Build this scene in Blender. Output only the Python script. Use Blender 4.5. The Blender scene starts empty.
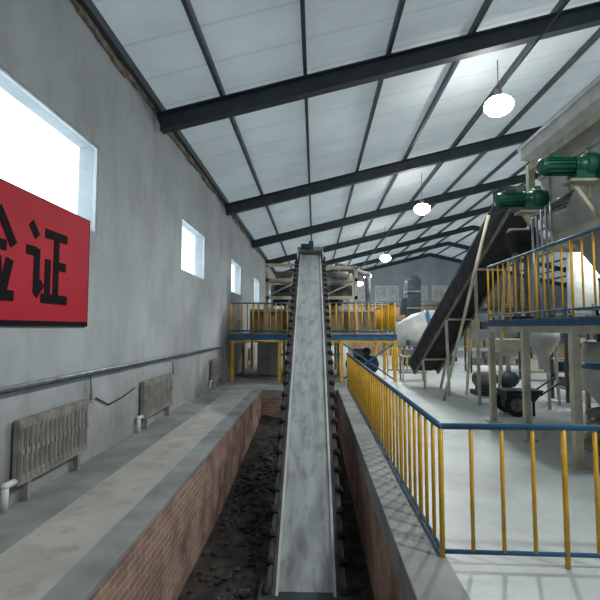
import bpy, bmesh, math, random
from mathutils import Vector, Matrix
random.seed(7)
C=1.8
scene=bpy.context.scene
try:
    scene.view_settings.view_transform='Standard'
except Exception: pass

# ---------------------------------------------------------------- materials
def nmat(name,c1,c2=None,scale=4,rough=.6,metal=0,bump=0,stretch=(1,1,1),detail=6,spec=.4,lo=.35,hi=.65):
    m=bpy.data.materials.new(name); m.use_nodes=True
    nt=m.node_tree; N=nt.nodes; L=nt.links
    b=N['Principled BSDF']; b.inputs['Roughness'].default_value=rough; b.inputs['Metallic'].default_value=metal
    b.inputs['Specular IOR Level'].default_value=spec
    c2=c2 or tuple(x*.75 for x in c1)
    tc=N.new('ShaderNodeTexCoord'); mp=N.new('ShaderNodeMapping'); mp.inputs['Scale'].default_value=stretch
    no=N.new('ShaderNodeTexNoise'); no.inputs['Scale'].default_value=scale; no.inputs['Detail'].default_value=detail
    cr=N.new('ShaderNodeValToRGB'); cr.color_ramp.elements[0].color=(*c2,1); cr.color_ramp.elements[1].color=(*c1,1)
    cr.color_ramp.elements[0].position=lo; cr.color_ramp.elements[1].position=hi
    L.new(tc.outputs['Object'],mp.inputs[0]); L.new(mp.outputs[0],no.inputs[0]); L.new(no.outputs[0],cr.inputs[0]); L.new(cr.outputs[0],b.inputs['Base Color'])
    if bump:
        bp=N.new('ShaderNodeBump'); bp.inputs['Strength'].default_value=bump; bp.inputs['Distance'].default_value=.02
        L.new(no.outputs[0],bp.inputs['Height']); L.new(bp.outputs[0],b.inputs['Normal'])
    return m

def overlay(m,scale,col,lo,hi,fac=.8,stretch=(1,1,1)):
    nt=m.node_tree; N=nt.nodes; L=nt.links; b=N['Principled BSDF']
    src=b.inputs['Base Color'].links[0].from_socket
    tc=N.new('ShaderNodeTexCoord'); mp=N.new('ShaderNodeMapping'); mp.inputs['Scale'].default_value=stretch; mp.inputs['Location'].default_value=(3.1,7.7,1.3)
    n=N.new('ShaderNodeTexNoise'); n.inputs['Scale'].default_value=scale; n.inputs['Detail'].default_value=10; n.inputs['Roughness'].default_value=.65
    r=N.new('ShaderNodeValToRGB'); r.color_ramp.elements[0].position=lo; r.color_ramp.elements[0].color=(*col,1); r.color_ramp.elements[1].position=hi; r.color_ramp.elements[1].color=(1,1,1,1)
    mx=N.new('ShaderNodeMix'); mx.data_type='RGBA'; mx.blend_type='MULTIPLY'; mx.inputs[0].default_value=fac
    L.new(tc.outputs['Object'],mp.inputs[0]); L.new(mp.outputs[0],n.inputs[0]); L.new(n.outputs[0],r.inputs[0])
    L.new(src,mx.inputs[6]); L.new(r.outputs[0],mx.inputs[7]); L.new(mx.outputs[2],b.inputs['Base Color'])
    return m

def emis(name,col,st):
    m=bpy.data.materials.new(name); m.use_nodes=True
    b=m.node_tree.nodes['Principled BSDF']; b.inputs['Base Color'].default_value=(*col,1)
    b.inputs['Emission Color'].default_value=(*col,1); b.inputs['Emission Strength'].default_value=st
    return m

def plaster():
    m=nmat('plaster_wall',(.54,.57,.585),(.46,.49,.505),scale=.9,rough=.85,detail=10,bump=.25)
    nt=m.node_tree; N=nt.nodes; L=nt.links; b=N['Principled BSDF']
    src=b.inputs['Base Color'].links[0].from_socket
    tc=N.new('ShaderNodeTexCoord'); mp=N.new('ShaderNodeMapping'); mp.inputs['Scale'].default_value=(1,1.3,.7)
    n2=N.new('ShaderNodeTexNoise'); n2.inputs['Scale'].default_value=1.3; n2.inputs['Detail'].default_value=10; n2.inputs['Roughness'].default_value=.65
    r2=N.new('ShaderNodeValToRGB'); r2.color_ramp.elements[0].position=.36; r2.color_ramp.elements[0].color=(.78,.765,.73,1); r2.color_ramp.elements[1].position=.54; r2.color_ramp.elements[1].color=(1,1,1,1)
    mx=N.new('ShaderNodeMix'); mx.data_type='RGBA'; mx.blend_type='MULTIPLY'; mx.inputs[0].default_value=.7
    L.new(tc.outputs['Object'],mp.inputs[0]); L.new(mp.outputs[0],n2.inputs[0]); L.new(n2.outputs[0],r2.inputs[0])
    L.new(src,mx.inputs[6]); L.new(r2.outputs[0],mx.inputs[7])
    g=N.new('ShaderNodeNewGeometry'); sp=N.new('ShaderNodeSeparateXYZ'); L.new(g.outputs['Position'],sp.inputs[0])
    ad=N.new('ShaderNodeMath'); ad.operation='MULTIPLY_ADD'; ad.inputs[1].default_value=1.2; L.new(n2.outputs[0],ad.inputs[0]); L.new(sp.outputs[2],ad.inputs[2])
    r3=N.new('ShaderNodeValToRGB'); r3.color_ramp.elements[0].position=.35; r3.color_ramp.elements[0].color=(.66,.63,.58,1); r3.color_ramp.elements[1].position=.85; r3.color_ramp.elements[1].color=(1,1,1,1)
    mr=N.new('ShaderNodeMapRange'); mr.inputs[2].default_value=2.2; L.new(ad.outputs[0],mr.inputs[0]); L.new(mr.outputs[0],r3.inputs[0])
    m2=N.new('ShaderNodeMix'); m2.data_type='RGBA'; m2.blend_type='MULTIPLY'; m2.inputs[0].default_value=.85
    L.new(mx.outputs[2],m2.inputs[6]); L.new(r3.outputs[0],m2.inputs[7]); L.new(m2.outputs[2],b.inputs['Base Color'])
    return m

def brick():
    m=bpy.data.materials.new('red_brick'); m.use_nodes=True; nt=m.node_tree; N=nt.nodes; L=nt.links
    b=N['Principled BSDF']; b.inputs['Roughness'].default_value=.9
    g=N.new('ShaderNodeNewGeometry'); sp=N.new('ShaderNodeSeparateXYZ'); ad=N.new('ShaderNodeMath'); cb=N.new('ShaderNodeCombineXYZ')
    L.new(g.outputs['Position'],sp.inputs[0]); L.new(sp.outputs[0],ad.inputs[0]); L.new(sp.outputs[1],ad.inputs[1])
    L.new(ad.outputs[0],cb.inputs[0]); L.new(sp.outputs[2],cb.inputs[1])
    t=N.new('ShaderNodeTexBrick'); t.inputs['Scale'].default_value=1; t.inputs['Brick Width'].default_value=.25; t.inputs['Row Height'].default_value=.075
    t.inputs['Mortar Size'].default_value=.01; t.inputs['Color1'].default_value=(.5,.27,.19,1); t.inputs['Color2'].default_value=(.36,.2,.14,1); t.inputs['Mortar'].default_value=(.46,.42,.38,1)
    L.new(cb.outputs[0],t.inputs[0])
    no=N.new('ShaderNodeTexNoise'); no.inputs['Scale'].default_value=2.5; no.inputs['Detail'].default_value=6
    L.new(g.outputs['Position'],no.inputs[0])
    cr=N.new('ShaderNodeValToRGB'); cr.color_ramp.elements[0].color=(.45,.42,.4,1); cr.color_ramp.elements[0].position=.3; cr.color_ramp.elements[1].color=(1,1,1,1); cr.color_ramp.elements[1].position=.6
    L.new(no.outputs[0],cr.inputs[0])
    mx=N.new('ShaderNodeMix'); mx.data_type='RGBA'; mx.blend_type='MULTIPLY'; mx.inputs[0].default_value=1
    L.new(t.outputs[0],mx.inputs[6]); L.new(cr.outputs[0],mx.inputs[7]); L.new(mx.outputs[2],b.inputs['Base Color'])
    bp=N.new('ShaderNodeBump'); bp.inputs['Distance'].default_value=.01; bp.invert=True; L.new(t.outputs[1],bp.inputs['Height']); L.new(bp.outputs[0],b.inputs['Normal'])
    return m

ROOF_T=.135
def roofmat():
    m=bpy.data.materials.new('translucent_roof_sheet'); m.use_nodes=True; nt=m.node_tree; N=nt.nodes; L=nt.links
    N.remove(N['Principled BSDF']); out=N['Material Output']
    g=N.new('ShaderNodeNewGeometry'); sp=N.new('ShaderNodeSeparateXYZ'); L.new(g.outputs['Position'],sp.inputs[0])
    mo=N.new('ShaderNodeMath'); mo.operation='PINGPONG'; mo.inputs[1].default_value=.475; L.new(sp.outputs[1],mo.inputs[0])
    r=N.new('ShaderNodeValToRGB'); r.color_ramp.elements[0].position=0; r.color_ramp.elements[0].color=(.8,.81,.82,1); r.color_ramp.elements[1].position=.04; r.color_ramp.elements[1].color=(1,1,1,1)
    L.new(mo.outputs[0],r.inputs[0])
    no=N.new('ShaderNodeTexNoise'); no.inputs['Scale'].default_value=.4; no.inputs['Detail'].default_value=10; no.inputs['Roughness'].default_value=.6; L.new(g.outputs['Position'],no.inputs[0])
    r2=N.new('ShaderNodeValToRGB'); r2.color_ramp.elements[0].position=.3; r2.color_ramp.elements[0].color=(.47,.505,.515,1); r2.color_ramp.elements[1].position=.7; r2.color_ramp.elements[1].color=(.62,.665,.675,1)
    L.new(no.outputs[0],r2.inputs[0])
    mx=N.new('ShaderNodeMix'); mx.data_type='RGBA'; mx.blend_type='MULTIPLY'; mx.inputs[0].default_value=1
    L.new(r.outputs[0],mx.inputs[6]); L.new(r2.outputs[0],mx.inputs[7])
    wv=N.new('ShaderNodeMath'); wv.operation='PINGPONG'; wv.inputs[1].default_value=.095; L.new(sp.outputs[1],wv.inputs[0])
    bp=N.new('ShaderNodeBump'); bp.inputs['Strength'].default_value=.4; bp.inputs['Distance'].default_value=.2; L.new(wv.outputs[0],bp.inputs['Height'])
    d=N.new('ShaderNodeBsdfDiffuse'); t=N.new('ShaderNodeBsdfTranslucent'); ms=N.new('ShaderNodeMixShader'); ms.inputs[0].default_value=ROOF_T
    L.new(mx.outputs[2],d.inputs[0]); L.new(mx.outputs[2],t.inputs[0]); L.new(bp.outputs[0],d.inputs['Normal'])
    L.new(d.outputs[0],ms.inputs[1]); L.new(t.outputs[0],ms.inputs[2]); L.new(ms.outputs[0],out.inputs[0])
    return m

M=dict(
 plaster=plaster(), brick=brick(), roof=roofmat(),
 conc=overlay(nmat('concrete_floor',(.52,.56,.545),(.41,.44,.43),scale=1.2,rough=.4,bump=.06,detail=10),3,(.78,.77,.73),.35,.5,.6),
 concd=nmat('concrete_dark',(.34,.355,.34),(.22,.23,.22),scale=2,rough=.7,bump=.15,detail=10),
 concm=overlay(nmat('concrete_walkway',(.53,.515,.465),(.42,.41,.37),scale=1.5,rough=.75,bump=.1,detail=12),4,(.7,.68,.64),.35,.5,.7),
 dirt=nmat('pit_dirt',(.065,.055,.047),(.018,.016,.014),scale=5,rough=.95,bump=1,detail=10),
 rock=nmat('rubble_stone',(.10,.087,.075),(.03,.027,.024),scale=3,rough=.9,bump=.5),
 steel=nmat('dark_steel_paint',(.04,.055,.065),(.025,.035,.045),scale=3,rough=.55),
 purl=nmat('purlin_steel',(.07,.085,.1),(.045,.055,.07),scale=3,rough=.5),
 frame=nmat('window_frame_white',(.75,.78,.8),rough=.4),
 red=nmat('banner_red',(.60,.014,.035),(.52,.01,.028),scale=1,rough=.55,spec=.3),
 ink=nmat('banner_black',(.008,.006,.008),rough=.7,spec=.15),
 wht=overlay(nmat('white_paint',(.82,.82,.79),(.68,.68,.65),scale=3,rough=.4),2,(.75,.73,.67),.35,.5,.6),
 rad=nmat('radiator_grey',(.33,.315,.29),(.21,.20,.18),scale=6,rough=.75),
 galv=nmat('galvanised_pipe',(.36,.41,.45),(.24,.28,.31),scale=8,rough=.35,metal=.5),
 yel=nmat('yellow_paint',(.82,.46,.035),(.62,.34,.02),scale=7,rough=.4),
 blu=nmat('blue_paint',(.045,.17,.31),(.03,.11,.2),scale=6,rough=.45),
 cream=nmat('cream_paint',(.62,.58,.46),(.40,.365,.28),scale=2.5,rough=.5),
 pale=nmat('pale_grey_paint',(.60,.62,.58),(.44,.46,.43),scale=2,rough=.45,detail=10),
 belt=overlay(nmat('dusty_conveyor_belt',(.41,.445,.455),(.29,.315,.325),scale=1.6,rough=.4,stretch=(5,.5,.5),detail=12,lo=.3,hi=.62),5,(.5,.46,.40),.36,.52,.7,(1.5,.5,.5)),
 rub=nmat('black_rubber',(.03,.03,.032),(.015,.015,.016),scale=8,rough=.8),
 rust=nmat('rusty_steel',(.10,.07,.06),(.035,.03,.03),scale=5,rough=.8,bump=.4),
 side=nmat('worn_belt_skirt',(.09,.085,.08),(.035,.035,.035),scale=4,rough=.7),
 green=nmat('green_motor_paint',(.015,.13,.08),(.008,.07,.045),scale=4,rough=.35),
 dust=nmat('dusty_grey_metal',(.26,.26,.25),(.13,.13,.127),scale=3,rough=.6),
 tan=nmat('tan_cardboard',(.38,.27,.17),(.24,.17,.105),scale=3,rough=.8),
 glow=emis('lamp_glow',(1,.99,.97),60),
 mort=nmat('rough_mortar',(.36,.31,.25),(.15,.12,.095),scale=5,rough=.95,bump=1,detail=10),
 farw=nmat('far_wall_paint',(.40,.45,.50),(.30,.34,.385),scale=.5,rough=.8),
)
g=bpy.data.materials.new('window_glass'); g.use_nodes=True
nt=g.node_tree; nt.nodes.remove(nt.nodes['Principled BSDF'])
a=nt.nodes.new('ShaderNodeBsdfTransparent'); a.inputs[0].default_value=(.95,.98,1,1)
b=nt.nodes.new('ShaderNodeBsdfGlossy'); b.inputs['Roughness'].default_value=.05
ms=nt.nodes.new('ShaderNodeMixShader'); ms.inputs[0].default_value=.04
nt.links.new(a.outputs[0],ms.inputs[1]); nt.links.new(b.outputs[0],ms.inputs[2]); nt.links.new(ms.outputs[0],nt.nodes['Material Output'].inputs[0])
M['glass']=g

# ---------------------------------------------------------------- builder
class B:
    def __init__(s,name): s.name=name; s.bm=bmesh.new(); s.mats=[]
    def mi(s,m):
        if m not in s.mats: s.mats.append(m)
        return s.mats.index(m)
    def faces(s,vs,fs,m,smooth=False):
        bv=[s.bm.verts.new(v) for v in vs]; i=s.mi(m)
        for f in fs:
            try:
                fc=s.bm.faces.new([bv[k] for k in f]); fc.material_index=i; fc.smooth=smooth
            except ValueError: pass
    def hexa(s,lo,hi,m):
        s.faces(list(lo)+list(hi),[(3,2,1,0),(4,5,6,7),(0,1,5,4),(1,2,6,5),(2,3,7,6),(3,0,4,7)],m)
    def box(s,x0,x1,y0,y1,z0,z1,m):
        s.hexa([(x0,y0,z0),(x1,y0,z0),(x1,y1,z0),(x0,y1,z0)],[(x0,y0,z1),(x1,y0,z1),(x1,y1,z1),(x0,y1,z1)],m)
    def frus(s,r0,z0,r1,z1,m):
        q=lambda r,z:[(r[0],r[2],z),(r[1],r[2],z),(r[1],r[3],z),(r[0],r[3],z)]
        s.hexa(q(r0,z0),q(r1,z1),m)
    def beam(s,a,b,w,h,m,up=(0,0,1)):
        a=Vector(a); b=Vector(b); d=(b-a).normalized(); up=Vector(up)
        if abs(d.dot(up))>.98: up=Vector((0,1,0))
        x=d.cross(up).normalized()*w/2; z=x.normalized().cross(d).normalized()*h/2
        s.hexa([a-x-z,a+x-z,a+x+z,a-x+z][::1],[b-x-z,b+x-z,b+x+z,b-x+z],m)
    def ibeam(s,a,b,w,h,m,t=.02,up=(0,0,1)):
        a=Vector(a);b=Vector(b); d=(b-a).normalized(); u=Vector(up)
        x=d.cross(u).normalized(); z=x.cross(d).normalized()
        s.beam(a,b,t,h-2*t,m,up); o=z*(h/2-t/2)
        s.beam(a+o,b+o,w,t,m,up); s.beam(a-o,b-o,w,t,m,up)
    def lathe(s,a,b,prof,m,seg=16,caps=True,smooth=True):
        a=Vector(a);b=Vector(b); d=(b-a); dn=d.normalized()
        u=Vector((0,0,1)) if abs(dn.z)<.9 else Vector((1,0,0))
        x=dn.cross(u).normalized(); y=dn.cross(x).normalized()
        i=s.mi(m); rings=[]
        for t,r in prof:
            rings.append([s.bm.verts.new(a+d*t+(x*math.cos(2*math.pi*k/seg)+y*math.sin(2*math.pi*k/seg))*max(r,1e-4)) for k in range(seg)])
        for p,q in zip(rings,rings[1:]):
            for k in range(seg):
                f=s.bm.faces.new([p[k],p[(k+1)%seg],q[(k+1)%seg],q[k]]); f.material_index=i; f.smooth=smooth
        if caps:
            for r in (rings[0][::-1],rings[-1]):
                f=s.bm.faces.new(r); f.material_index=i
    def cyl(s,a,b,r,m,seg=12,r2=None): s.lathe(a,b,[(0,r),(1,r if r2 is None else r2)],m,seg)
    def pipe(s,pts,r,m,seg=10):
        for p,q in zip(pts,pts[1:]): s.cyl(p,q,r,m,seg)
        for p in pts[1:-1]: s.ball(p,r*1.15,m,sub=2)
    def ball(s,c,r,m,jit=0,sc=(1,1,1),sub=1):
        i=s.mi(m)
        res=bmesh.ops.create_icosphere(s.bm,subdivisions=sub,radius=r,matrix=Matrix.Translation(c)@Matrix.Diagonal((*sc,1)))
        for v in res['verts']:
            if jit: v.co+=Vector([random.uniform(-jit,jit)*r for _ in range(3)])
            for f in v.link_faces: f.material_index=i; f.smooth=not jit
    def done(s,bevel=0,parent=None):
        bmesh.ops.recalc_face_normals(s.bm,faces=s.bm.faces[:])
        me=bpy.data.meshes.new(s.name); 
        vs=[v.co for v in s.bm.verts]
        lo=Vector([min(v[k] for v in vs) for k in range(3)]); hi=Vector([max(v[k] for v in vs) for k in range(3)])
        c=Vector(((lo.x+hi.x)/2,(lo.y+hi.y)/2,lo.z))
        bmesh.ops.translate(s.bm,verts=s.bm.verts[:],vec=-c)
        s.bm.to_mesh(me); s.bm.free()
        for m in s.mats: me.materials.append(M[m])
        o=bpy.data.objects.new(s.name,me); o.location=c; scene.collection.objects.link(o)
        if bevel:
            md=o.modifiers.new('Bevel','BEVEL'); md.width=bevel; md.segments=2; md.limit_method='ANGLE'; md.angle_limit=math.radians(50)
        return o

# ---------------------------------------------------------------- shell
XL=-3.1; XR=27.; XRG=12.; YN=-6.; YF=48.; SL=.24
PX0,PX1,PY0,PY1,PZ=-1.53,.65,1.5,13.2,-1.2
def zr(x): return C+4.35+SL*(x-XL) if x<=XRG else C+4.35+SL*(XRG-XL)-SL*(x-XRG)
b=B('floor'); t=.2
b.box(PX1+.35,XR,YN,YF,-t,0,'conc')
b.box(XL-.3,PX1+.35,YN,PY0,-t,0,'conc'); b.box(XL-.3,PX1+.35,PY1,YF,-t,0,'concd')
b.box(XL-.3,-2.5,PY0,PY1,-t,0,'concd'); b.box(-2.5,-1.82,PY0,PY1,-t,.004,'concm'); b.box(-1.82,PX0,PY0,PY1,-t,.008,'concd')
b.done()
b=B('trim_curb'); b.box(PX1,PX1+.35,PY0,PY1,-t,.06,'concd'); b.done(bevel=.01)
b=B('floor_pit'); b.box(PX0-.3,PX1+.3,PY0-.3,PY1+.3,PZ-.2,PZ,'dirt'); b.done()
b=B('wall_pit_left'); b.box(PX0-.24,PX0,PY0,PY1,PZ,-t,'brick'); b.box(PX0-.02,PX0+.002,PY0,PY1,-t,-.03,'brick'); b.done()
b=B('wall_pit_right'); b.box(PX1,PX1+.24,PY0,PY1,PZ,-t,'brick'); b.done()
b=B('wall_pit_far'); b.box(PX0-.24,PX1+.24,PY1,PY1+.24,PZ,-t,'brick'); b.done()
b=B('wall_pit_near'); b.box(PX0-.24,PX1+.24,PY0-.24,PY0,PZ,-t,'brick'); b.done()

wins=[(y,y+2.25) for y in (-2.2,4.0,10.3,16.55,22.8,29.05,35.3,41.55)]
WZ0,WZ1=C+1.34,C+2.6; TOP=C+4.33
b=B('wall_left')
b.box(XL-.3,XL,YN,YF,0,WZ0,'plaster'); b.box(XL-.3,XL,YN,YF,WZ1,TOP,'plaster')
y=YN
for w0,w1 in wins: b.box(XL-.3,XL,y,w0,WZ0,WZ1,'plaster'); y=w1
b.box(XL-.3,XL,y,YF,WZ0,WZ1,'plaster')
b.done()
for i,(w0,w1) in enumerate(wins):
    b=B('window_%d'%(i+1)); x0,x1=XL-.06,XL-.02; f=.035
    b.box(x0,x1,w0,w1,WZ0,WZ0+f,'frame'); b.box(x0,x1,w0,w1,WZ1-f,WZ1,'frame')
    b.box(x0,x1,w0,w0+f,WZ0+f,WZ1-f,'frame'); b.box(x0,x1,w1-f,w1,WZ0+f,WZ1-f,'frame')
    b.box(x0+.02,x0+.026,w0+f,w1-f,WZ0+f,WZ1-f,'glass'); b.done()
b=B('trim_eave'); 
y=YN
while y<YF:
    h=random.uniform(.1,.2); b.box(XL,XL+random.uniform(.03,.06),y,min(y+.5,YF),TOP-h-.06,TOP-.02,'mort'); y+=.5
b.done()

def gable(name,y0,y1,m):
    b=B(name)
    vs=[]
    for yy in (y0,y1):
        vs+= [(XL-.3,yy,0),(XR+.3,yy,0),(XR+.3,yy,zr(XR+.3)-.02),(XRG,yy,zr(XRG)-.02),(XL-.3,yy,zr(XL-.3)-.02)]
    b.faces(vs,[(4,3,2,1,0),(5,6,7,8,9),(0,1,6,5),(1,2,7,6),(2,3,8,7),(3,4,9,8),(4,0,5,9)],m); return b
gable('wall_far',YF,YF+.3,'farw').done()
b=B('window_9')
for x in range(0,22,3):
    b.box(x+.4,x+2.9,YF-.06,YF,C+2.9,C+4.5,'frame'); b.box(x+.5,x+1.6,YF-.07,YF-.06,C+3.,C+4.4,'pale'); b.box(x+1.7,x+2.8,YF-.07,YF-.06,C+3.,C+4.4,'pale')
b.done()
gable('wall_back',YN-.3,YN,'plaster').done()
b=B('wall_right'); b.box(XR,XR+.3,YN,YF,0,zr(XR)-.05,'plaster'); b.done()
b=B('ceiling')
for xa,xb in ((XL-.3,XRG),(XRG,XR+.3)):
    b.faces([(xa,YN-.3,zr(xa)),(xb,YN-.3,zr(xb)),(xb,YF+.3,zr(xb)),(xa,YF+.3,zr(xa))],[(0,1,2,3)],'roof')
b.done()
b=B('roof_purlins')
xs=[-3.0+0]+[-1.8+1.62*i for i in range(18)]
for x in xs:
    if x>XR: break
    b.beam((x,YN,zr(x)-.09),(x,YF,zr(x)-.09),.07,.15,'purl')
b.done()
RY=[-4.4,2.1,8.5,15.,21.4,27.8,34.2,40.6,46.8]
for y in RY:
    b=B('steel_rafter')
    b.ibeam((XL+.06,y,zr(XL+.06)-.36),(XRG,y,zr(XRG)-.36),.2,.36,'steel',.025)
    b.ibeam((XRG,y,zr(XRG)-.36),(XR-.06,y,zr(XR-.06)-.36),.2,.36,'steel',.025)
    b.beam((XRG,y,zr(XRG)-.56),(XRG,y,zr(XRG)-.2),.24,.03,'steel')
    b.done()
for y in RY[3:]:
    b=B('steel_column'); b.ibeam((XR-.25,y,0),(XR-.25,y,zr(XR)-.6),.25,.3,'steel',.02,up=(1,0,0)); b.done()
b=B('lamp_conduit'); b.cyl((4.3,-4,zr(4.2)-.58),(4.3,46,zr(4.2)-.58),.018,'steel',8); b.done()

# ---------------------------------------------------------------- banner
b=B('safety_banner')
BY0,BY1,BZ0,BZ1=1.6,5.98,C+.02,C+1.46; XB=XL+.002
b.box(XB,XB+.03,BY0,BY1,BZ0,BZ1,'ink'); b.box(XB+.03,XB+.034,BY0+.02,BY1-.025,BZ0+.06,BZ1-.012,'red')
ch={'zheng':[((.10,.95),(.25,.80)),((.02,.62),(.25,.62)),((.25,.66),(.25,.12)),((.22,.10),(.38,.26)),
 ((.42,.88),(.97,.88)),((.70,.88),(.70,.08)),((.70,.5),(.95,.5)),((.50,.56),(.50,.08)),((.36,.07),(1.,.07))],
 'yan':[((.04,.9),(.38,.9)),((.36,.92),(.33,.5)),((.12,.78),(.10,.46)),((.08,.48),(.45,.48)),((.43,.5),(.38,.06)),((.40,.07),(.27,.12)),((.02,.25),(.32,.30)),
 ((.71,.99),(.46,.62)),((.69,.99),(1.,.62)),((.58,.6),(.86,.6)),((.54,.45),(.62,.2)),((.70,.47),(.74,.22)),((.93,.46),(.82,.1)),((.46,.06),(1.02,.06))]}
def char(k,y0,z0,w,h):
    off=0
    for p,q in ch[k]:
        off+=.0004
        P=Vector((XB+.036+off,y0+p[0]*w,z0+p[1]*h)); Q=Vector((XB+.036+off,y0+q[0]*w,z0+q[1]*h))
        b.beam(P,Q,.006,.105,'ink',up=Vector((1,0,0)).cross(Q-P).normalized())
char('zheng',4.62,C+.27,.82,.92); char('yan',3.64,C+.27,.80,.92); char('zheng',2.68,C+.27,.78,.92); char('yan',1.75,C+.27,.78,.92)
b.done()

# ---------------------------------------------------------------- radiators + pipes
def radiator(y0,y1):
    b=B('cast_iron_radiator'); n=int((y1-y0)/.085); z0,z1=.20,.86; x=XL+.065
    p=(y1-y0)/n
    for i in range(n):
        y=y0+(i+.5)*p
        b.box(x-.01,x+.028,y-.034,y+.034,z0+.03,z1-.03,'rad')
        b.lathe((x+.022,y,z0+.02),(x+.022,y,z1-.02),[(0,.012),(.04,.024),(.12,.028),(.5,.024),(.88,.028),(.96,.024),(1,.012)],'rad',8)
        b.box(x+.04,x+.05,y-.028,y+.028,(z0+z1)/2-.03,(z0+z1)/2+.03,'rad')
    for za,zb in ((z0,z0+.1),(z1-.1,z1)): b.box(x-.03,x+.035,y0,y1,za,zb,'rad')
    b.box(x-.03,x,y0,y1,z0+.1,z1-.1,'rad')
    for y in (y0+.2,y1-.2): b.box(XL+.005,x,y-.015,y+.015,z1-.2,z1-.17,'rad'); b.box(x-.03,x+.03,y-.03,y+.03,0,z0,'rad')
    b.pipe([(x,y0,z0+.05),(x,y0-.14,z0+.05),(x,y0-.14,.0)],.034,'wht',12)
    b.pipe([(x,y1,z1-.05),(x,y1+.12,z1-.05),(x,y1+.12,C-.6-.05)],.02,'galv',8)
    b.done()
for r in ((4.55,5.95),(7.9,9.5),(13.2,14.9),(20.8,22.4)): radiator(*r)
b=B('heating_pipe'); zp=C-.585
b.cyl((XL+.12,-4,zp),(XL+.12,30,zp),.026,'galv',10)
b.cyl((XL+.06,-4,zp-.05),(XL+.06,30,zp-.05),.010,'dust',8)
for y in range(-3,30,2): b.box(XL+.005,XL+.1,y-.015,y+.015,zp-.04,zp-.02,'galv')
b.done()
b=B('electric_cable')
b.pipe([(XL+.02,6.3,.82),(XL+.02,6.7,.66),(XL+.02,7.2,.7),(XL+.02,7.7,.78)],.01,'rub',6)
b.done()

# ---------------------------------------------------------------- railings
def rail(b,pts,z0,h=1.05,sp=.125,post=4,low=.1,r=.016,rt=.024):
    for (x0,y0),(x1,y1) in zip(pts,pts[1:]):
        L=math.hypot(x1-x0,y1-y0); n=max(1,round(L/sp))
        b.cyl((x0,y0,z0+h),(x1,y1,z0+h),rt,'blu',12); b.cyl((x0,y0,z0+low),(x1,y1,z0+low),r*1.1,'blu',8)
        for i in range(n+1):
            x=x0+(x1-x0)*i/n; y=y0+(y1-y0)*i/n
            if i%post==0: b.cyl((x,y,z0),(x,y,z0+h),r*1.25,'yel',10)
            else: b.cyl((x,y,z0+low),(x,y,z0+h),r,'yel',8)
    for x,y in pts: b.ball((x,y,z0+h),rt*1.05,'blu',sub=2)
b=B('guard_railing'); rail(b,[(.97,13.6),(.97,3.58),(7.2,3.42)],0,h=1.04,sp=.235); b.done()
b=B('guard_railing'); rail(b,[(2.95,18.5),(4.7,18.5)],0,sp=.2,r=.024); b.done()

# ---------------------------------------------------------------- central conveyor
b=B('belt_conveyor')
sl=math.atan(.563); X0=-.12; ya,yb=5.0,14.4
def cp(y,dx=0,dn=0): return Vector((X0+dx-.004*(y-9),y-math.sin(sl)*dn,C-2.5+.563*(y-5.8)+math.cos(sl)*dn))
NU=Vector((0,-math.sin(sl),math.cos(sl)))
def cb(y0,y1,dx,dn,w,h,m): b.beam(cp(y0,dx,dn),cp(y1,dx,dn),w,h,m,up=NU)
cb(ya,yb,0,0,.60,.02,'belt')
for s in (-1,1):
    cb(ya,yb,s*.315,.025,.03,.05,'pale'); cb(ya,yb,s*.35,.01,.04,.06,'side')
    cb(ya,yb,s*.40,-.08,.05,.2,'side'); cb(ya,yb,s*.42,-.5,.05,.06,'steel')
    cb(ya,yb,s*.435,-.02,.012,.03,'dust')
    y=ya+.1; k=0
    while y<yb-.1:
        b.beam(cp(y,s*.36,-.02),cp(y,s*.45,.03),.07,.09,'rub',up=NU)
        b.cyl(cp(y,s*.41,.02),cp(y,s*.47,.05),.045,'rub',8)
        b.beam(cp(y,s*.44,-.16),cp(y,s*.44,.03),.05,.06,'rust',up=(0,1,0))
        b.beam(cp(y,s*.42,-.1),cp(y+(.3 if k%2 else -.0),s*.42,-.5),.03,.03,'steel')
        y+=.3; k+=1
y=ya+.2
while y<yb-.3:
    b.cyl(cp(y,-.4,-.06),cp(y,.4,-.06),.045,'dust',10); b.beam(cp(y,-.42,-.5),cp(y,.42,-.5),.04,.04,'steel',up=NU); y+=.9
cb(ya,yb,0,-.28,.6,.015,'rub')
b.cyl(cp(ya,-.36,-.14),cp(ya,.36,-.14),.14,'rub',20); b.cyl(cp(yb,-.36,-.14),cp(yb,.36,-.14),.15,'rub',20)
cb(yb-.35,yb+.25,-.4,-.05,.04,.42,'pale'); cb(yb-.35,yb+.25,.4,-.05,.04,.42,'pale'); cb(yb+.2,yb+.28,0,-.1,.84,.5,'pale')
cb(yb-.02,yb+.28,0,.16,.84,.03,'dust')
hp=cp(yb+.1,0,.26); b.cyl(hp+Vector((-.3,0,0)),hp+Vector((.02,0,0)),.09,'steel',16); b.box(hp.x-.05,hp.x+.1,hp.y-.1,hp.y+.1,hp.z-.12,hp.z+.16,'steel')
for y,zb in ((7.,PZ),(9.4,PZ),(12.,PZ),(13.9,0)):
    zt=cp(y,0,-.5).z
    for s in (-1,1):
        xx=X0+s*.42
        if zt-zb>.1: b.box(xx-.04,xx+.04,y-.04,y+.04,zb,zt+.25,'steel' if zb<0 else 'cream')
    if zt-zb>1.2: b.beam((X0-.42,y,zb+.1),(X0+.42,y,zt-.1),.04,.04,'steel'); b.beam((X0+.42,y,zb+.1),(X0-.42,y,zt-.1),.04,.04,'steel')
b.box(X0-.5,X0+.5,4.6,5.4,PZ,PZ+.12,'steel')
b.done()

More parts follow.
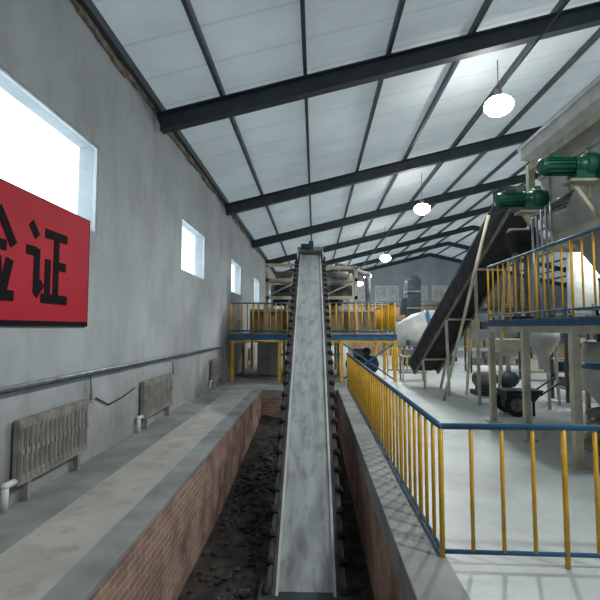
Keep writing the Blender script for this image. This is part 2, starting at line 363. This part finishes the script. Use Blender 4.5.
b=B('rubble_pile')
for i in range(520):
    x=random.uniform(PX0+.1,-.72) if random.random()<.75 else random.uniform(.45,PX1-.08)
    y=random.uniform(4.5,PY1-.2); r=random.uniform(.02,.06)*(1 if x<0 else .6)
    if random.random()<.05: r*=1.7
    b.ball((x,y,PZ+r*.3+max(0,(y-7))*.06*(1 if x<0 else 0)),r,'rock' if random.random()<.35 else 'dirt',.3,(1,1.2,.6))
b.faces([(PX0+.01,7,PZ+.01),(-.65,7,PZ+.01),(-.65,13.15,PZ+.35),(PX0+.01,13.15,PZ+.5),(PX0+.01,13.15,PZ),(-.65,13.15,PZ)],[(0,1,2,3),(0,3,4),(1,5,2),(3,2,5,4)],'dirt')
b.done()

# ---------------------------------------------------------------- rear platform
DZ=C-.2
b=B('steel_platform'); x0,x1,y0,y1=-2.95,2.75,15.3,20.
b.box(x0,x1,y0,y1,DZ-.03,DZ,'dust')
for yy in (y0,y1): b.ibeam((x0,yy,DZ-.12),(x1,yy,DZ-.12),.1,.18,'blu',.015)
for xx in (x0+.05,-1.2,.9,x1): b.ibeam((xx,y0,DZ-.12),(xx,y1,DZ-.12),.1,.16,'blu',.015)
for xx in (-2.8,-1.2,.9,2.68):
    for yy in (y0,y0+2.3,y1): b.box(xx-.05,xx+.05,yy-.05,yy+.05,0,DZ-.2,'yel')
b.beam((-2.8,y0,DZ-.26),(2.68,y0,DZ-.26),.05,.06,'yel')
b.beam((-1.2,y0,.9),(.9,y0,.9),.05,.06,'blu'); b.beam((.9,y0,.05),(2.68,y0,1.3),.05,.05,'blu'); b.beam((.9,y0,1.3),(2.68,y0,.05),.05,.05,'blu')
rail(b,[(-2.9,y0+.05),(-.75,y0+.05)],DZ,sp=.2,r=.026); rail(b,[(.5,y0+.05),(2.7,y0+.05),(2.7,y1)],DZ,sp=.22,r=.028)
b.done()
b=B('aggregate_hopper')
xa,xb=-2.45,-.75
b.box(xa,xb,17.2,19.3,DZ,DZ+.85,'tan')
for i in range(6):
    x=xa+i*(xb-xa)/5; b.box(x-.03,x+.03,17.12,17.2,DZ,DZ+.85,'dust')
b.box(xa-.03,xb+.03,17.1,17.2,DZ+.82,DZ+.92,'cream')
b.box(.5,2.3,17.2,19.3,DZ,DZ+.8,'tan'); b.box(.45,2.35,17.15,19.35,DZ+.8,DZ+.88,'cream')
for i in range(6): b.box(.5+i*.34,.56+i*.34,17.14,17.2,DZ,DZ+.8,'dust')
for xa,xb,zt in ((-1.75,-.62,2.3),(.3,1.5,2.2)):
    for xx in (xa,xb):
        for yy in (16.4,18.6): b.box(xx-.06,xx+.06,yy-.06,yy+.06,DZ,C+zt,'cream')
    for z in (C+1.1,C+1.75,C+zt): b.box(xa-.05,xb+.05,16.34,16.4,z-.06,z+.06,'cream'); b.box(xa-.05,xb+.05,18.6,18.66,z-.06,z+.06,'cream')
    b.box(xa+.1,xb-.1,16.9,18.4,C+1.15,C+1.6,'dust'); b.frus((xa+.4,xb-.4,17,18),C+1.75,(xa+.15,xb-.15,16.6,18.5),C+2.1,'dust')
    b.cyl((xa+.3,16.5,C+1.45),(xb-.3,16.5,C+1.45),.14,'steel',14)
    b.beam((xa,16.37,C+1.16),(xb,16.37,C+1.7),.05,.05,'cream')
    b.lathe((xa+.2,16.6,C+.95),(xa+.75,16.6,C+.95),[(0,.12),(.6,.14),(1,.1)],'rub',12)
b.box(-1.75,1.5,16.45,16.55,C+1.65,C+1.75,'cream')
# dust ducting
b.pipe([(.9,17.6,C+2.1),(.9,17.6,C+2.45),(2.1,17.8,C+2.1),(2.1,17.8,DZ+.9)],.11,'dust',14)
b.cyl((.6,16.2,C+1.9),(1.2,16.2,C+1.9),.13,'dust',12)
b.box(-1.2,.9,17.5,18.2,DZ,C+.9,'dust')
b.done()
b=B('control_cabinet')
b.box(-2.2,-1.4,17.2,17.8,0,1.3,'cream'); b.box(-2.17,-1.82,17.17,17.2,.08,1.22,'pale'); b.box(-1.78,-1.43,17.17,17.2,.08,1.22,'pale'); b.box(-1.86,-1.84,17.14,17.17,.55,.75,'steel'); b.done(bevel=.01)
b=B('air_compressor')
b.lathe((1.1,16.4,.5),(2.3,16.4,.5),[(0,.05),(.05,.22),(.12,.3),(.88,.3),(.95,.22),(1,.05)],'steel',18)
for x in (1.35,2.05):
    b.box(x-.04,x+.04,16.15,16.65,0,.28,'steel')
b.box(1.4,1.75,16.2,16.6,.8,1.05,'dust'); b.lathe((1.85,16.2,.95),(1.85,16.6,.95),[(0,.14),(.3,.16),(1,.12)],'steel',12); b.box(1.4,2.,16.25,16.55,.76,.81,'steel')
b.done()
b=B('storage_crate')
b.box(-.6,.6,17.4,18.4,.12,.95,'tan')
for i in range(5): b.box(-.63,.63,17.37,17.4,.14+i*.17,.26+i*.17,'tan')
for x in (-.55,0,.45): b.box(x,x+.1,17.4,18.4,0,.12,'tan')
b.done()
b=B('partition_wall')
b.box(2.2,8.2,30,30.2,0,C+1.5,'tan'); b.box(2.1,8.3,29.9,30.3,C+1.5,C+1.65,'dust')
for x in (2.9,4.6,6.3): b.box(x,x+1.1,29.96,30.,1.,2.3,'steel'); b.box(x+.05,x+.52,29.94,29.96,1.05,2.25,'farw'); b.box(x+.58,x+1.05,29.94,29.96,1.05,2.25,'farw')
b.done()
b=B('mezzanine_platform')
b.box(8.8,15,31,36,C+1.2,C+1.35,'steel')
for x in (8.9,11.9,14.9):
    for y in (31.1,35.9): b.box(x-.1,x+.1,y-.1,y+.1,0,C+1.2,'yel')
rail(b,[(8.85,31.05),(14.95,31.05)],C+1.35,sp=.3,r=.03)
b.box(10,12,33,35,C+1.35,C+3,'cream'); b.lathe((13.5,34,C+1.35),(13.5,34,C+3.5),[(0,.3),(.3,.8),(1,.8)],'dust',18)
b.done()

# ---------------------------------------------------------------- right platform
b=B('steel_platform'); D2=C+.15; xa,xb,y0,y1=3.4,8.,4.6,9.0
b.box(xa,xb,y0,y1,D2-.03,D2,'dust')
for yy in (y0,6.1,7.5,y1): b.ibeam((xa,yy,D2-.12),(xb,yy,D2-.12),.08,.17,'pale',.015)
for xx in (5.7,xb): b.ibeam((xx,y0,D2-.12),(xx,y1,D2-.12),.09,.18,'pale' ,.015)
b.ibeam((xa,y0,D2-.07),(xa,y1,D2-.07),.08,.1,'blu',.012); b.ibeam((xa+.02,y0,D2-.17),(xa+.02,y1,D2-.17),.07,.1,'cream',.012)
for xx in (xa+.03,5.7,xb):
    for yy in (6.1,7.5,8.9): b.box(xx-.05,xx+.05,yy-.05,yy+.05,0,D2-.2,'cream'); b.box(xx-.12,xx+.12,yy-.12,yy+.12,0,.02,'cream')
rail(b,[(xa+.02,y1-.03),(xa+.02,y0+.03),(xb,y0+.03)],D2,sp=.24,r=.014)
b.done()

b=B('twin_shaft_mixer')
for xx in (4.25,6.6):
    for yy in (6.3,8.85): b.box(xx-.06,xx+.06,yy-.06,yy+.06,D2,C+3.2,'cream')
for z in (C+1.55,C+3.15):
    for yy in (6.3,8.85): b.box(4.2,6.65,yy-.05,yy+.05,z-.07,z+.07,'cream')
    for xx in (4.25,6.6): b.box(xx-.05,xx+.05,6.3,8.85,z-.07,z+.07,'cream')
b.frus((4.65,6.2,6.45,8.7),C+1.6,(4.4,6.45,6.4,8.75),C+2.05,'pale'); b.box(4.4,6.45,6.4,8.75,C+2.05,C+2.9,'pale')
for y in (6.6,7.2,7.8,8.4): b.box(4.36,4.4,y-.03,y+.03,C+2.05,C+2.9,'cream')
b.box(4.36,6.5,6.36,8.79,C+2.86,C+2.94,'cream')
b.frus((5.0,5.7,7.2,8.),C+.9,(4.75,6.,6.8,8.4),C+1.6,'pale')
b.frus((4.7,6.2,6.9,8.3),C+2.94,(4.07,6.9,6.2,8.85),C+3.3,'wht'); b.box(4.07,6.9,6.2,8.85,C+3.3,C+3.52,'wht')
b.box(4.03,6.94,6.16,8.89,C+3.5,C+3.56,'wht')
b.done()
def motor(y,z):
    b=B('gear_motor'); x=3.42
    b.lathe((x,y,z),(x+.08,y,z),[(0,.07),(.3,.12),(1,.125)],'green',18)
    b.lathe((x+.08,y,z),(x+.5,y,z),[(0,.115),(1,.115)],'green',18)
    for i in range(14):
        a=2*math.pi*i/14; v=Vector((0,math.cos(a),math.sin(a)))
        c=Vector((x+.29,y,z))+v*.125; b.beam(c-Vector((.2,0,0)),c+Vector((.2,0,0)),.008,.035,'green',up=v)
    b.box(x+.18,x+.36,y-.07,y+.07,z+.11,z+.2,'green')
    b.lathe((x+.5,y,z),(x+.92,y,z),[(0,.15),(.1,.15),(.12,.13),(.35,.15),(.4,.2),(.75,.2),(.78,.17),(1,.17)],'green',18)
    for i in range(8):
        a=2*math.pi*i/8; b.cyl((x+.66,y+.18*math.cos(a),z+.18*math.sin(a)),(x+.72,y+.18*math.cos(a),z+.18*math.sin(a)),.018,'steel',6)
    b.box(x+.5,x+.91,y-.12,y+.12,z-.23,z-.1,'green'); b.box(x+.4,x+.91,y-.14,y+.14,z-.27,z-.23,'cream')
    b.beam((x+.5,y,z-.27),(x+.86,y,z-.8),.06,.06,'cream')
    b.done(bevel=.004)
motor(6.85,C+2.46); motor(8.5,C+2.42)
b=B('drive_motor'); 
b.lathe((3.65,8.6,C+1.7),(4.12,8.6,C+1.7),[(0,.1),(.1,.19),(.8,.19),(.85,.23),(1,.23)],'rub',18); b.box(3.75,4.1,8.45,8.75,C+1.4,C+1.55,'rub'); b.box(3.7,4.12,8.4,8.8,D2,D2+.06,'rub')
for x in (3.78,4.0): b.box(x,x+.05,8.5,8.7,D2,C+1.45,'dust')
b.done()
b=B('pipe_bundle')
for i in range(5):
    b.pipe([(3.8+.05*i,7.9-.06*i,D2),(3.8+.05*i,7.9-.06*i,C+1.9+.05*i),(4.34,7.8-.06*i,C+2.1+.05*i)],.022,'dust' if i%2 else 'galv',8)
b.done()

b=B('inclined_conveyor')
A=Vector((3.35,14.2,C-1.1)); E=Vector((4.35,9.6,C+2.72)); d=(E-A).normalized(); sx=d.cross(Vector((0,0,1))).normalized(); up=sx.cross(d).normalized()
for s in (-1,1):
    o=sx*.38*s
    b.beam(A+o-up*.03,E+o-up*.03,.05,.26,'steel',up=up); b.beam(A+o-up*.22,E+o-up*.22,.04,.14,'rust',up=up); b.beam(A+o-up*.36,E+o-up*.36,.05,.06,'dust',up=up)
    b.beam(A+o+up*.13,E+o+up*.13,.08,.05,'dust',up=up)
    n=14
    for i in range(n):
        p=A+(E-A)*(i/n)+o
        b.beam(p+up*.12,p-up*.36,.04,.05,'rust',up=sx)
b.beam(A+up*.05,E+up*.05,.66,.02,'rub',up=up); b.beam(A-up*.25,E-up*.25,.66,.02,'rub',up=up)
b.cyl(A-sx*.36,A+sx*.36,.17,'rub',18); b.cyl(E-sx*.36,E+sx*.36,.18,'rub',18)
b.box(E.x-.42,E.x+.42,E.y-.2,E.y+.3,E.z-.3,E.z+.25,'steel')
for t in (.12,.42,.72):
    p=A+(E-A)*t-up*.36
    for s in (-1,1):
        q=p+sx*.38*s
        b.beam(q,(q.x+.12*s,q.y+.25,0),.06,.06,'cream')
    b.beam(p-sx*.38,p+sx*.38,.05,.05,'cream')
q0=A+(E-A)*.93+sx*(.5 if sx.x<0 else -.5); b.cyl(q0,(q0.x-.6,q0.y+1.6,0),.035,'cream',10)
b.done()

b=B('mixer_drum')
a0=Vector((4.,23,C-.4)); a1=Vector((7.4,22.2,C+.4))
b.lathe(a0,a1,[(0,.2),(.04,.5),(.3,.85),(.5,.9),(.75,.7),(.97,.4),(1,.43)],'pale',28)
b.lathe(a0+(a1-a0)*.48,a0+(a1-a0)*.54,[(0,.92),(1,.9)],'blu',28)
b.box(4.3,6.8,21.9,23.3,.2,.42,'steel')
for x in (4.5,6.5):
    for yy in (22.,23.2): b.box(x-.08,x+.08,yy-.08,yy+.08,0,1.2 if x<5 else 1.6,'steel')
b.done()
b=B('bucket_elevator'); b.box(5.6,6.4,27.3,28.1,0,C+2.9,'steel'); b.frus((5.6,6.4,27.3,28.1),C+2.9,(5.8,6.2,27.5,27.9),C+3.2,'steel')
for z in (1,2,3,4): b.box(5.57,6.43,27.27,28.13,z-.04,z+.04,'dust')
b.frus((5.2,5.6,27.5,27.9),2.6,(5.3,5.6,27.4,28.),3.6,'steel'); b.done()

b=B('slurry_tank')
b.lathe((5.2,8.0,.35),(5.2,8.0,1.55),[(0,.2),(.35,.5),(.4,.52),(.9,.52),(.93,.48),(1,.48)],'pale',24)
b.lathe((5.2,8.0,1.1),(5.2,8.0,1.2),[(0,.53),(1,.53)],'blu',24)
for i in range(4):
    a=math.pi/4+i*math.pi/2; x,y=5.2+.45*math.cos(a),8.0+.45*math.sin(a); b.box(x-.03,x+.03,y-.03,y+.03,0,.95,'cream')
b.done()
b=B('feed_funnel')
b.lathe((5.3,10.7,.85),(5.3,10.7,1.75),[(0,.1),(.3,.12),(.75,.36),(1,.36)],'pale',20)
for i in range(3):
    a=i*2.094+.3; b.beam((5.3+.32*math.cos(a),10.7+.32*math.sin(a),1.5),(5.3+.42*math.cos(a),10.7+.42*math.sin(a),0),.05,.05,'cream')
b.done()
b=B('hand_cart')
for y in (9.4,9.9): 
    b.lathe((4.1,y-.03,.24),(4.1,y+.03,.24),[(0,.17),(.0,.24),(1,.24),(1,.17)],'rub',20); b.lathe((4.1,y-.035,.24),(4.1,y+.035,.24),[(0,.14),(1,.14)],'dust',16)
b.cyl((4.1,9.35,.24),(4.1,9.95,.24),.02,'steel'); b.frus((3.95,4.5,9.45,9.85),.3,(3.88,4.65,9.4,9.9),.52,'steel')
b.cyl((4.6,9.45,.42),(5.1,9.45,.75),.018,'steel'); b.cyl((4.6,9.85,.42),(5.1,9.85,.75),.018,'steel'); b.box(4.45,4.49,9.46,9.5,0,.32,'steel'); b.box(4.45,4.49,9.8,9.84,0,.32,'steel')
b.done()
def sack(b,x,y,z,m): b.ball((x,y,z),.3,m,0,(1.15,.75,.34),2)
b=B('cement_sacks')
b.box(4.0,6.0,6.6,7.2,0,.1,'tan')
for k in range(3):
    for i in range(3): sack(b,4.35+i*.62,6.9+random.uniform(-.04,.04),.2+.17*k,'tan' if (i+k)%2 else 'dust')
b.done()
b=B('screw_pump')
b.box(4.3,5.4,12.2,12.8,0,.12,'steel'); b.lathe((4.3,12.5,.42),(4.9,12.5,.42),[(0,.12),(.1,.2),(.9,.2),(1,.14)],'dust',16); b.box(4.4,4.8,12.35,12.65,.1,.3,'steel')
b.lathe((4.9,12.5,.42),(5.5,12.5,.42),[(0,.1),(.2,.12),(.3,.22),(.8,.22),(1,.1)],'steel',16); b.cyl((5.25,12.5,.6),(5.25,12.5,1.1),.06,'cream'); b.frus((5.1,5.4,12.35,12.65),1.05,(4.85,5.65,12.1,12.9),1.5,'cream')
b.box(5.1,5.3,12.4,12.6,.1,.3,'steel')
b.done()
b=B('work_bench')
b.box(2.95,3.85,15.6,16.2,.8,.86,'cream')
for x in (2.99,3.77):
    for y in (15.64,16.12): b.box(x,x+.05,y,y+.05,0,.8,'cream')
b.box(2.95,3.85,15.65,16.15,.25,.28,'dust'); b.box(3.05,3.45,15.7,16.,.86,1.08,'dust'); b.done()
b=B('screening_machine')
b.box(10.5,14,14,17,.9,2.6,'cream'); b.frus((11.3,13.2,14.8,16.2),.3,(10.5,14,14,17),.9,'cream')
for x in (10.6,13.9):
    for y in (14.1,16.9): b.box(x-.08,x+.08,y-.08,y+.08,0,3.6,'steel')
b.box(10.5,14,14,17,3.55,3.65,'steel'); b.frus((11,13.5,14.5,16.5),3.65,(10.6,13.9,14.1,16.9),4.6,'pale')
b.done()
b=B('cement_silo')
b.lathe((15,24,1.4),(15,24,6.8),[(0,.3),(.25,1.5),(.27,1.55),(.93,1.55),(1,.6)],'pale',28)
for i in range(4):
    a=math.pi/4+i*math.pi/2; b.cyl((15+1.5*math.cos(a),24+1.5*math.sin(a),0),(15+1.5*math.cos(a),24+1.5*math.sin(a),3),.1,'steel')
b.done()
for (x,y) in ((6.1,11.2),(7.2,15.5),(6.3,18.5)):
    b=B('storage_rack')
    for xx in (x,x+1.2,x+2.4):
        for yy in (y,y+.7): b.box(xx-.03,xx+.03,yy-.03,yy+.03,0,2.3,'steel')
    for z in (.3,1.,1.7,2.25):
        b.box(x-.03,x+2.43,y-.03,y+.73,z,z+.04,'dust')
        xx=x+.1
        while xx<x+2.1:
            w=random.uniform(.2,.45); h=random.uniform(.2,.5)
            if z<2: b.box(xx,xx+w,y+.08,y+.6,z+.04,z+.04+h,random.choice(['tan','dust','rust','steel','cream']))
            xx+=w+.08
    b.done()

# ---------------------------------------------------------------- lamps
def lamp(x,y,z,p):
    b=B('high_bay_lamp')
    b.cyl((x,y,z+.34),(x,y,zr(x)-.02),.01,'steel',6)
    b.lathe((x,y,z+.34),(x,y,z+.16),[(0,.03),(.1,.08),(.9,.09),(1,.1)],'dust',16)
    b.lathe((x,y,z+.16),(x,y,z+.04),[(0,.1),(.5,.2),(1,.29)],'pale',24,caps=False)
    b.lathe((x,y,z+.1),(x,y,z-.26),[(0,.22),(.3,.31),(.55,.31),(.8,.24),(1,.1)],'glow',20)
    o=b.done()
    l=bpy.data.lights.new('lamp_light','SPOT'); l.energy=p; l.color=(.95,.985,1); l.shadow_soft_size=.25; l.spot_size=math.radians(168); l.spot_blend=.5
    lo=bpy.data.objects.new('lamp_light',l); scene.collection.objects.link(lo); lo.parent=o; lo.location=Vector((x,y,z-.55))-o.location
for x,y,z in ((4.15,10,C+5.05),(4.2,17.5,C+4.7),(4.2,26.7,C+4.2),(4.2,35.9,C+4.2),(4.15,1.5,C+5.),(13,10,C+5.),(13,22,C+5.),(13,35,C+5.),(4.2,42,C+4.2)):
    lamp(x,y,z,640)

w=bpy.data.worlds.new('World'); scene.world=w; w.use_nodes=True
w.node_tree.nodes['Background'].inputs[0].default_value=(.82,.93,1,1); w.node_tree.nodes['Background'].inputs[1].default_value=2.7
cam=bpy.data.cameras.new('Camera'); co=bpy.data.objects.new('Camera',cam); scene.collection.objects.link(co); scene.camera=co
cam.sensor_width=36; cam.lens=27; cam.clip_start=.05; cam.clip_end=300
co.location=(0,0,C); co.rotation_euler=(math.radians(93.56),0,math.radians(1.9))
